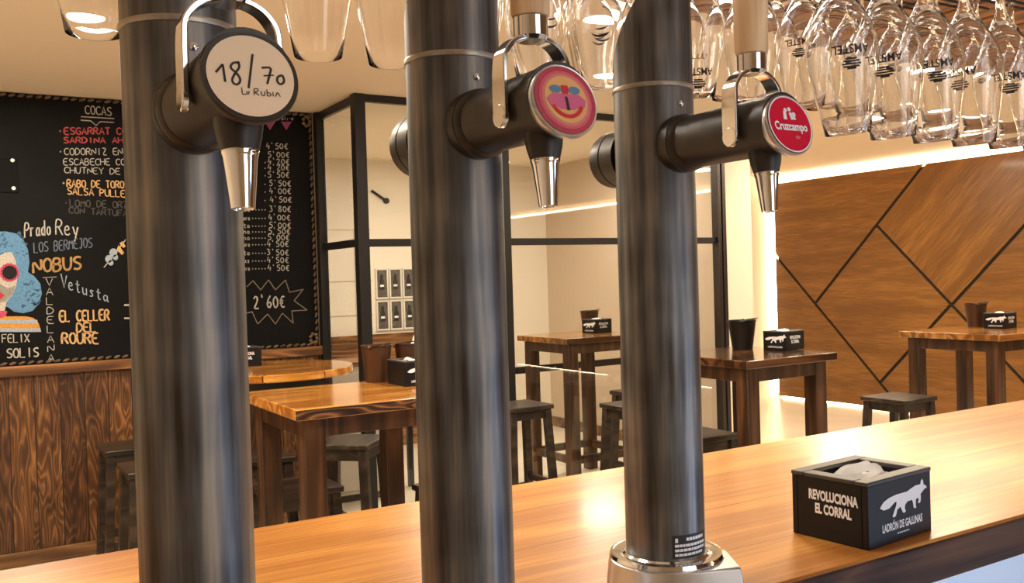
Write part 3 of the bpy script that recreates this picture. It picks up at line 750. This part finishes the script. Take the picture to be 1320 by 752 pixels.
stool(5.09, 5.425, 3.67, 4.005, .70, 'dark wooden stool beside the amber table before the oak wall', S70)
stool(3.17, 3.505, 3.51, 3.845, .70, 'dark wooden stool tucked under the walnut table, just right of the red badge tower', S70)
lowst = make_stool(.62, .35, '')
lowst.location = (1.16+.175, 4.01+.175, 0); lowst['label'] = 'low dark wooden stool showing between the legs of the orange pine table'
stool(1.77, 2.12, 3.50, 3.85, .62, 'low dark wooden stool right of the orange pine table, mostly behind the skull tower', lowst)
hs = make_stool(.75, .32, ''); hs.location = (2.885+.16, 4.805+.16, 0); hs['label'] = 'tall dark stool right of the skull tower, before the glass screen'
stool(3.43, 3.75, 4.32, 4.64, .75, 'tall dark stool before the glass screen, its left half left of the red badge tower', hs)
stool(1.71-.16, 1.71+.16, 4.46-.16, 4.46+.16, .75, 'tall dark stool turned at an angle behind the orange pine bar table', hs, math.radians(47))
stool(3.86, 4.18, 4.78, 5.10, .75, 'tall dark stool hugging the glass screen, almost wholly behind the red badge tower', hs)

# ------------------------------------------------------------------ buckets and small boxes on the tables
def bucket(x, y, label, m, fill=None, rz=0, z=ZT):
    t = thing('tin_bucket', (x, y, z), label, 'bucket', 'small tin cutlery buckets', rz)
    MB().lathe([(0, .004), (.050, .004), (.0725, .158), (.0765, .160), (.0765, .166), (.0735, .166), (.072, .164), (.0545, .0), (.053, -.0), (0, 0)][::-1] if False else
               [(0, 0), (.054, 0), (.0735, .158), (.0765, .160), (.0765, .166), (.0715, .166), (.0705, .158), (.0515, .005), (0, .005)], n=40).build('pail', m, t)
    MB().tube([(-.077, 0, .150), (-.079, -.02, .165), (-.060, -.062, .172), (-.025, -.083, .176), (.025, -.083, .176), (.060, -.062, .172), (.079, -.02, .165), (.077, 0, .150)], .0025, 8).build('bail_handle', M_black_metal, t)
    for s in (-1, 1): MB().lathe([(0, -.012), (.008, -.009), (.012, 0), (.008, .009), (0, .012)], (s*.074, 0, .158), 14).build('ear', m, t)
    return t
bk = [((1.625, 3.86), 'copper brown tin bucket beside the skull tower on the orange pine table', M_bucket_brown, .92),
      ((3.865, 3.835), 'nearly black tin bucket with wire handle on the walnut table', M_bucket_dark, 1.06),
      ((6.225, 3.90), 'brown tin bucket on the amber table by the oak wall', M_bucket_brown, 1.0),
      ((4.36, 5.99), 'brown tin bucket on the table beyond the glass screen', M_bucket_brown, 1.0)]
for (x, y), lab, m, s in bk:
    o = bucket(x, y, lab, m, rz=math.radians(40)); o.scale = (s, s, 1 if s > .9 else 1.0)
o = bucket(1.98, 4.62+.35, 'copper brown tin bucket behind the orange pine table, at the round table edge', M_bucket_brown) if False else None
sb = bucket(1.675, 3.70, 'small dark bucket with a white napkin, behind the copper brown bucket on the pine table', M_bucket_brown) if False else None
wb = bucket(1.775, 3.845, 'brown tin bucket holding a white napkin, tucked behind the other on the pine table', M_bucket_brown); wb.scale = (.85, .85, 1)
MB().prism(smooth_pts([(-.03, .10), (.045, .10), (.05, .20), (.035, .205), (.02, .16), (-.02, .15)], 1), Matrix(((1, 0, 0, 0), (0, 0, 1, .0), (0, 1, 0, 0), (0, 0, 0, 1))), -.01, .0).build('white_napkin', M_paper, wb)
def table_box(x, y, rz, label): return napkin_box((x, y, ZT), math.radians(rz), label, 'left', False)
# left-front corner F of each box seen from the camera
def box_at(F, rz, label):
    c = Vector((F[0], F[1], 0)) + Matrix.Rotation(math.radians(rz), 3, 'Z') @ Vector((BX/2, BY/2, 0)); return table_box(c.x, c.y, rz, label)
box_at((1.667, 3.62), 6, 'black napkin box with white fox logo beside the copper bucket on the pine table') if False else None
table_box(1.702, 3.665, 90, 'black napkin box with white fox logo beside the copper bucket on the pine table')
box_at((3.903, 3.548), 9, 'black napkin box beside the nearly black bucket on the walnut table')
box_at((6.361-.19, 3.70), 9, 'black napkin box beside the brown bucket on the amber table')  if False else box_at((6.085, 3.60), 9, 'black napkin box beside the brown bucket on the amber table')
box_at((4.215, 5.72), 9, 'black napkin box beside the bucket on the table beyond the glass screen')
box_at((1.29, 5.13), 0, 'black napkin box on the round table, its end peeking past the 18/70 tower')

# ------------------------------------------------------------------ chalkboard
cbd = thing('chalkboard', (.5, YB, 1.13), 'huge black menu chalkboard with chalk drawings and a price list on the wall', 'chalkboard')
bx0, bx1, bz0, bz1 = X0, 2.085, 1.136, CEIL
OFF = Vector((-.5, -YB, -1.13))
MB().box(bx0+2.1-2.1, bx1, YB-.008, YB+.015, bz0, bz1-.002).build('slate', M_board, cbd, smooth=False)
cbd.children[0].location = OFF
YS = YB-.008
def rope(a, b, r=.010):
    """twisted rope-like beads along the frame"""
    m = MB(); a = Vector(a); b = Vector(b); n = int((b-a).length/.045)
    q = (b-a).normalized()
    for k in range(n):
        p = a+(b-a)*((k+.5)/n); tq = (q + Vector((.35 if abs(q.z) > .5 else 0, 0, .35 if abs(q.x) > .5 else 0))).normalized()
        m.lathe([(0, -.021), (r*.7, -.015), (r, 0), (r*.7, .015), (0, .021)], p, 8, tq.to_track_quat('Z', 'Y').to_matrix().to_4x4())
    return m
M_rope = simple('dark_twisted_rope', (.10, .064, .036), .6, var=.95, bscale=32)
for a, b in (((bx0, YS-.006, bz1-.016), (bx1, YS-.006, bz1-.016)), ((bx0, YS-.006, bz0+.012), (bx1, YS-.006, bz0+.012)), ((bx1-.015, YS-.006, bz0), (bx1-.015, YS-.006, bz1))):
    o = rope(a, b).build('rope_border', M_rope, cbd); o.location = OFF
M_knot = simple('twig_knot', (.20, .13, .07), .7, var=.6, bscale=60)
for (x, z) in ((bx1-.04, bz0+.05), (bx1-.04, bz1-.06)):
    cn = MB()
    for k in range(7):
        a = k*.9; cn.lathe([(0, -.012), (.010, -.006), (.013, 0), (.009, .008), (0, .012)], (x+.022*math.cos(a), YS-.01, z+.03*math.sin(a)), 8)
    o = cn.build('corner_ornament', M_knot, cbd); o.location = OFF

# hand-drawn chalk alphabet on a 6 x 10 grid
GL = {'A':'0,0 3,10 6,0|1,3.5 5,3.5','B':'0,0 0,10 4,10 5.5,8 4,5.4 0,5.4|4,5.4 6,3 4,0 0,0','C':'6,8.5 3.5,10 .5,8 0,4.5 1,1 3.5,0 6,1.5','D':'0,0 0,10 3.5,9.5 6,6.5 6,3.5 3.5,.5 0,0','E':'6,10 0,10 0,0 6,0|0,5.2 4.6,5.2',
'F':'6,10 0,10 0,0|0,5.4 4.6,5.4','G':'6,8.5 3.5,10 .5,8 0,4 1,1 3.5,0 6,1 6,4.5 3.5,4.5','H':'0,0 0,10|6,0 6,10|0,5 6,5','I':'3,0 3,10','J':'5,10 5,2 3,0 1,1|2,10 6,10','K':'0,0 0,10|6,10 0,4.8 6,0','L':'0,10 0,0 5.5,0','M':'0,0 .6,10 3,4 5.4,10 6,0',
'N':'0,0 0,10 6,0 6,10','O':'3,10 .4,8 0,4.5 1,1 3,0 5.2,1 6,5 5.4,8.6 3,10','P':'0,0 0,10 4,10 6,8 4.4,5 0,4.6','R':'0,0 0,10 4,10 5.8,8 4.2,5.2 0,5|2.5,5 6,0','S':'6,9 3.5,10 .6,8.6 1,6 5,4.4 6,2 3.5,0 .2,1','T':'0,10 6,10|3,10 3,0','U':'0,10 0,3 1.4,.3 3.4,0 5.6,1.6 6,10',
'V':'0,10 3,0 6,10','X':'0,0 6,10|0,10 6,0','Y':'0,10 3,5 6,10|3,5 3,0','Z':'0,10 6,10 0,0 6,0','a':'4.6,5.4 2,6 .4,3.4 1.4,.3 3.4,.6 4.6,3|4.6,6 4.8,1 6,.3','d':'4.6,5.4 2,6 .4,3.4 1.4,.3 3.4,.6 4.6,3|4.7,10.5 4.8,0','e':'.6,3.2 4.8,3.6 4,6 1.8,6 .4,3.2 1.4,.4 4,.2 5.2,1.4',
'o':'2.8,6 .6,4.6 .6,1.4 2.8,0 5,1.6 4.8,4.6 2.8,6','r':'.6,6 .8,0|.8,3.6 2.6,5.8 4.4,5.4','s':'4.6,5.4 2,6 1,4.6 4,2.4 3.4,.4 .6,.4','t':'2.4,9.5 2.4,1.2 3.6,0 5,.6|.4,6.4 4.8,6.4','u':'.6,6 .8,1.2 2.4,0 4.6,2|4.6,6 4.8,0','y':'.6,6 2.6,1.2|5.2,6 2,-3.6','m':'.3,6 .4,0|.4,4.4 1.8,6 3,4.4 3,0|3,4.4 4.6,6 6,4.4 6,0','n':'.6,6 .7,0|.7,4 2.8,6 4.6,4 4.8,0','i':'2.6,6 2.7,0','l':'2.6,10 2.8,0',
'0':'3,9 .5,7 .3,3 2.6,0 5.4,2 5.6,6.6 3,9','1':'1,7 3,9.4 3,0','2':'.4,7.4 2.4,9.6 5,8 4,4.6 .2,0 6,.2','3':'.6,9.4 5,9.2 2.6,5.8 5.2,4 4.4,.8 .4,.2','4':'2.6,9.6 .4,3.6 6,4|4.4,6.4 4.2,0','5':'5.6,9.6 1.4,9.4 1,5.6 4.4,5.6 5.6,2.8 3.4,0 .4,.8','6':'4.6,9.6 1.4,6 .6,2.4 2.6,0 5.4,1.8 4.4,4.8 1,3.6','8':'4.6,9 1.4,9 .8,7 4.6,4 5.2,1.4 2.8,0 .6,1.6 1.6,4.4 5,7.4 4.6,9',
"'":'2,10.5 2.6,8','€':'6,8.4 4,9.4 1.8,7 1.4,3 3.4,.4 6,1.2|.2,5.6 4.6,5.8|.2,3.8 4.2,4','•':'1.6,5 2.4,5.6 3,4.8 2.2,4.2 1.6,5','.':'2.6,.2 3.2,.6','-':'1,4.6 5,4.8'}
MXB = Matrix(((1, 0, 0, 0), (0, 0, -1, YS), (0, 1, 0, 0), (0, 0, 0, 1)))
def write(mb, s, p0, p1, hpx, w_=.006, jitter=.3, italic=0.0):
    """chalk words from image point p0 to p1 along the board (baseline), cap height hpx"""
    a = at_y(*p0, YS); b = at_y(*p1, YS); h = (at_y(p0[0], p0[1]-hpx, YS)-a).z
    L_ = math.hypot(b.x-a.x, b.z-a.z); ux, uz = (b.x-a.x)/L_, (b.z-a.z)/L_
    adv = L_/max(1, len(s)-.18)
    for i, ch in enumerate(s):
        if ch == ' ': continue
        jx, jz = random.uniform(-1, 1)*jitter*adv*.06, random.uniform(-1, 1)*jitter*h*.08
        for st in GL.get(ch, GL['-']).split('|'):
            P = [tuple(map(float, q.split(','))) for q in st.split()]
            P = smooth_pts(P, 2) if len(P) > 3 else P
            Q = []
            for gx, gz in P:
                lx = (i + gx/6*.80)*adv + jx + italic*gz/10*h; lz = gz/10*h + jz
                Q.append((a.x + lx*ux - lz*uz*0, a.z + lx*uz + lz))
            mb.ribbon(Q, w_, MXB, h=.0010)
def bpart(mb, name, m, par=None, normals=False):
    o = mb.build(name, m, par or cbd, smooth=False, normals=normals)
    if not par: o.location = OFF
    return o
def px(pts): 
    out = []
    for q in pts:
        v = at_y(q[0], q[1], YS); out.append((v.x, v.z))
    return out
def poly(mb, pts, h): mb.bm.faces.new([mb.bm.verts.new(MXB @ Vector((x, z, h))) for x, z in px(pts)])
random.seed(21)
def chalk_line(name, colour, *lines):
    m = MB()
    for q in lines: write(m, *q)
    return bpart(m, name, CH[colour])
chalk_line('heading_lettering', 'white', ('COCAS', (110, 147), (144, 149.5), 11, .006))
for pts in ([(104, 150.5), (147, 153)], [(104, 155), (117, 156), (124, 162), (129, 157), (147, 158)]):
    m = MB(); m.ribbon(px(pts), .006, MXB); bpart(m, 'underline', CH['white'])
for q in (('•CODORNIZ EN', (76, 200), (158, 200), 9, .0052), ('ESCABECHE CON', (82, 213), (168, 213), 8.6, .005), ('CHUTNEY DE', (83, 223.5), (155, 225), 8, .005)): chalk_line('menu_lettering', 'white', q)
for q in (('•ESGARRAT CON', (75, 173.5), (171, 173.5), 9, .0078), ('SARDINA AHUMADA', (82, 184.5), (196, 184.5), 7.6, .0075)): chalk_line('menu_lettering', 'pink', q)
for q in (('•RABO DE TORO', (80, 241), (160, 243), 9.5, .0072), ('SALSA PULLED', (87, 250.5), (168, 255), 9, .0068)): chalk_line('menu_lettering', 'orange', q)
for q in (('•LOMO DE ORZA', (83, 266), (171, 269), 9, .006), ('CON TARTUFATA', (89, 275), (178, 280), 8, .006)): chalk_line('menu_lettering', 'grey', q)
for c, q in (('white', ('FELIX', (3, 442), (38, 441), 10.5, .006)), ('white', ('SOLIS', (9, 462), (50, 460), 12, .008)), ('orange', ('EL CELLER', (77, 415), (141, 413), 14, .011)), ('orange', ('DEL', (99, 428.5), (124, 428), 12, .010)),
             ('orange', ('ROURE', (80, 443.5), (127, 443), 14, .011)), ('blue', ('LOS BERMEJOS', (44, 326), (119, 319), 13, .006)), ('tan', ('NOBUS', (43, 352), (105, 347), 17, .013)),
             ('white', ('Prado', (32, 306), (66, 303), 19, .0075, .3, .02)), ('white', ('Rey', (72, 303), (102, 305), 20, .0075, .3, .02))): chalk_line('wine_name', c, q)
chalk_line('wine_name', 'steel', *[(ch, (79+9*i, 370+3.0*i), (88+9*i, 373+3.0*i), 17-i*.6, .006) for i, ch in enumerate('Vetusta')])
m = MB()
for i, ch in enumerate('VALDELANA'):
    write(m, ch, (59.5+.3*i, 368.5+12.2*i), (70+.3*i, 368.5+12.2*i), 9.2, .0046)
m.ribbon(px([(55, 358), (73, 357.2)]), .0035, MXB); bpart(m, 'wine_name', CH['white'])
for y in (393.5, 410.5): m = MB(); m.ribbon(px([(160, y), (175, y)]), .012, MXB); bpart(m, 'chalk_dash', CH['white'])
pr_ = [("4'50€", 343, 192), ("5'00€", 345, 203), ("4'20€", 345, 212), ("4'20€", 345, 219.5), ("5'50€", 345, 229), ("5'50€", 347, 240), ("4'00€", 347, 250), ("4'50€", 348, 261), ("3'80€", 347, 273), ("4'00€", 346, 284), ("5'00€", 347, 294), ("5'50€", 346, 301.5), ("5'00€", 345, 309.5), ("4'50€", 344, 318), ("3'50€", 344, 329), ("4'50€", 344, 339), ("4'50€", 345, 349)]
for s_, x, y in pr_:
    m = MB(); write(m, s_, (x, y), (x+28, y+.7), 8, .0055)
    if y > 262:
        for k in range(5): poly(m, [(325+4*k, y-3), (326.3+4*k, y-3), (326.3+4*k, y-1.6), (325+4*k, y-1.6)], .0011)
        write(m, random.choice(['na', 'as', 'ura', 'ta']), (314, y), (322, y), 6, .0045)
    elif y > 205: poly(m, [(341, y-3), (342.3, y-3), (342.3, y-1.6), (341, y-1.6)], .0011)
    bpart(m, 'price_line', CH['white'])
chalk_line('price_offer', 'white', ("2'60€", (327, 398), (367, 397), 17, .010))
for s_, x in (('nata', 345), ('oliva', 363)): chalk_line('small_heading', 'white', (s_, (x, 155), (x+15, 155), 5, .004))
m = MB(); bst = [(318, 370), (326, 362), (336, 374), (346, 361), (355, 374), (368, 361), (373, 377), (391, 373), (379, 388), (396, 400), (376, 401), (378, 417), (364, 404), (355, 418), (345, 405), (332, 418), (325, 402), (318, 404)]
P = px(bst)
for a, b in zip(P, P[1:]): m.ribbon([a, b], .006, MXB)
bpart(m, 'price_starburst', chalk('brown_line', (.22, .17, .13)))
for x in (348, 369): m = MB(); poly(m, [(x-7, 157), (x, 168), (x+7, 157)], .0009); bpart(m, 'triangle_mark', CH['violet'])
# woman with blue hair
m = MB()
hair = [(-60, 330), (-40, 305), (-10, 299), (8, 298.5), (20, 301), (30, 309), (36, 322), (38, 338), (36, 351), (44, 356), (52, 366), (54, 379), (50, 392), (42, 401), (30, 404), (18, 402), (10, 396), (-70, 400), (-72, 350)]
poly(m, hair, .0006); pt = bpart(m, 'portrait_hair', CH['hair'])
m = MB(); random.seed(4)
for k in range(46):
    x, y = random.choice([(random.uniform(-5, 33), random.uniform(302, 330)), (random.uniform(26, 50), random.uniform(360, 398))]); m.ribbon(px([(x, y), (x+random.uniform(2, 5), y+random.uniform(-5, 3))]), random.uniform(.006, .014), MXB, h=.0009)
bpart(m, 'hair_stroke', CH['hairdark'], pt)
m = MB(); poly(m, [(-40, 335), (-5, 333), (6, 326), (15, 325), (20, 336), (23, 352), (21, 368), (16, 380), (8, 390), (6, 402), (-8, 402), (-20, 390), (-38, 370)], .0011); pf = bpart(m, 'portrait_face', CH['skin'])
m = MB(); poly(m, [(-4, 392), (8, 388), (16, 379), (20, 368), (10, 372), (0, 366), (-6, 374)], .0014); bpart(m, 'face_shading', CH['shade'], pf)
m = MB()
for k in range(14):
    a = 2*PI*k/14; poly(m, [(12+10*math.cos(a)+3.2*math.cos(t_*PI/3), 351.5+9.5*math.sin(a)+3.2*math.sin(t_*PI/3)) for t_ in range(6)], .0016)
    poly(m, [(-18+10*math.cos(a)+3.2*math.cos(t_*PI/3), 352+9.5*math.sin(a)+3.2*math.sin(t_*PI/3)) for t_ in range(6)], .0016)
bpart(m, 'eye_petal', CH['petal'], pf)
m = MB()
for cx in (12.5, -18): poly(m, [(cx+9.3*math.cos(t_*PI/12), 351.5+8.8*math.sin(t_*PI/12)) for t_ in range(24)], .0019)
bpart(m, 'eye_socket', CH['eye'], pf)
m = MB(); poly(m, [(-9, 381), (-5, 377), (-2, 379), (1, 377), (6, 381), (1, 386), (-4, 386)], .0019); bpart(m, 'lips', CH['lips'], pf)
m = MB(); poly(m, [(-60, 428), (-50, 412), (-20, 403), (10, 402.5), (2, 408), (11, 408), (33, 408), (43, 410), (50, 417), (53, 428)], .0010); ps = bpart(m, 'portrait_shirt', CH['stripe'])
m = MB()
for (y0, y1, x) in ((412.5, 417.5, 49), (423.5, 428.2, 53)): poly(m, [(-55, y0), (x-1, y0), (x, y1), (-55, y1)], .0013)
bpart(m, 'shirt_stripe', CH['steel'], ps)
m = MB(); poly(m, [(-8, 401), (9, 401), (8, 407), (3, 410), (-8, 411)], .0016); bpart(m, 'collar', CH['petal'], ps)
# skewer drawing
m = MB(); m.ribbon(px([(134, 345), (148, 328), (162, 309)]), .006, MXB, h=.0008); sk = bpart(m, 'skewer_drawing', CH['white'])
m = MB()
for cx, cy, r in ((140, 334, 4.6), (146, 326, 5.2), (143, 339, 3.4), (149, 332, 3.4)): poly(m, [(cx+r*math.cos(t_*PI/5), cy+r*math.sin(t_*PI/5)*1.1) for t_ in range(10)], .0011)
bpart(m, 'skewer_piece', CH['steel'], sk)
m = MB(); poly(m, [(150, 322), (153, 316), (160, 326), (157, 329)], .0012); poly(m, [(154, 314), (158, 311), (162, 318), (159, 320)], .0012); bpart(m, 'skewer_bread', CH['orange'], sk)
# blank plate screwed to the board
pl = MB(); a = at_y(-40, 203, YS); b = at_y(24.5, 249, YS); pl.box(a.x, b.x, YS-.006, YS, b.z, a.z)
o = pl.build('cover_plate', simple('plate_black', (.007, .007, .0075), .7, spec=.08), cbd, bevel=.003); o.location = OFF
m = MB()
for x, y in ((16, 207), (17.5, 243)):
    v = at_y(x, y, YS); m.lathe([(0, .004), (.009, .003), (.011, 0), (0, 0)][::-1], (v.x, YS-.006, v.z), 14, Matrix.Rotation(PI/2, 4, 'X'))
bpart(m, 'screw', M_print_white, o, True)

# ------------------------------------------------------------------ beyond the glass: frames, rail, cabinet, hook
pic = simple('dark_print_picture', (.10, .085, .07), .5, var=.6, bscale=14); fr_m = simple('white_frame', (.72, .68, .60), .5)
fnames = ['left', 'middle', 'right']
for r_i, (z0, z1) in enumerate(((1.385, 1.67), (1.09, 1.372))):
    for c_i in range(3):
        x0 = 3.375+.137*c_i; x1 = x0+.130
        row = ('upper', 'lower')[r_i]
        lab = '%s white framed dark picture behind the glass, %s' % (row, ('farthest from the skull tower', 'between the two others of its row', 'nearest the skull tower')[c_i])
        t = thing('picture_frame', ((x0+x1)/2, 8.0, z0), lab, 'picture', 'white framed pictures behind the glass')
        w_ = (x1-x0)/2; h = z1-z0
        f = MB(); e = .016
        f.box(-w_, w_, -.022, -.001, 0, e); f.box(-w_, w_, -.022, -.001, h-e, h); f.box(-w_, -w_+e, -.022, -.001, e, h-e); f.box(w_-e, w_, -.022, -.001, e, h-e)
        f.build('frame', fr_m, t, bevel=.002, seg=1)
        p_ = MB().box(-w_+e, w_-e, -.010, -.001, e, h-e).build('picture', pic, t, smooth=False)
        q = MB().box(-w_*.35, w_*.35, -.0125, -.010, h*.30, h*.62); q.box(-w_*.2, w_*.2, -.0125, -.010, h*.62, h*.8)
        q.build('bottle_motif', M_print_black, p_, smooth=False)
        q = MB().box(-w_*.3, w_*.3, -.0135, -.0125, h*.40, h*.47); q.build('motif_label', M_print_white, p_, smooth=False)
gr = thing('guard_rail', (4.2, 6.35, 0), 'black metal guard rail behind the slim table beyond the glass screen', 'rail')
MB().box(-1.3, 1.085, -.02, .02, .77, .825).build('top_rail', M_black_metal, gr, bevel=.003)
for x in (-1.28, 1.06): MB().box(x-.02, x+.02, -.02, .02, 0, .77).build('post', M_black_metal, gr, bevel=.003)
cabt = thing('low_cabinet', (2.45, 6.35, 0), 'low pale cabinet behind the glass corner next to the chalkboard', 'cabinet')
MB().box(-.22, .26, -.2, .2, .05, .96).build('body', simple('grey_white_laminate', (.55, .50, .44), .4), cabt, bevel=.004)
MB().box(-.20, .24, -.215, -.2, .08, .93).build('door', simple('grey_white_laminate_door', (.58, .53, .46), .35), cabt, bevel=.003)
MB().box(-.23, .27, -.22, .21, .96, .985).build('top', M_ledge, cabt, bevel=.003)
MB().box(-.20, .24, -.18, .18, 0, .05).build('plinth', M_black, cabt)
hk = thing('door_closer_arm', (3.41, 7.99, 2.22), 'small dark metal arm slanting on the pale wall behind the glass', 'bracket')
a = at_y(479, 246, 7.985); b = at_y(498, 259, 7.985)
hm = MB(); hm.cyl(a - hk.location, b - hk.location, .012, n=10); hm.cyl((b - hk.location)+Vector((0, -.01, 0)), (b - hk.location)+Vector((0, .014, 0)), .028, n=14)
hm.build('arm', M_black_metal, hk)
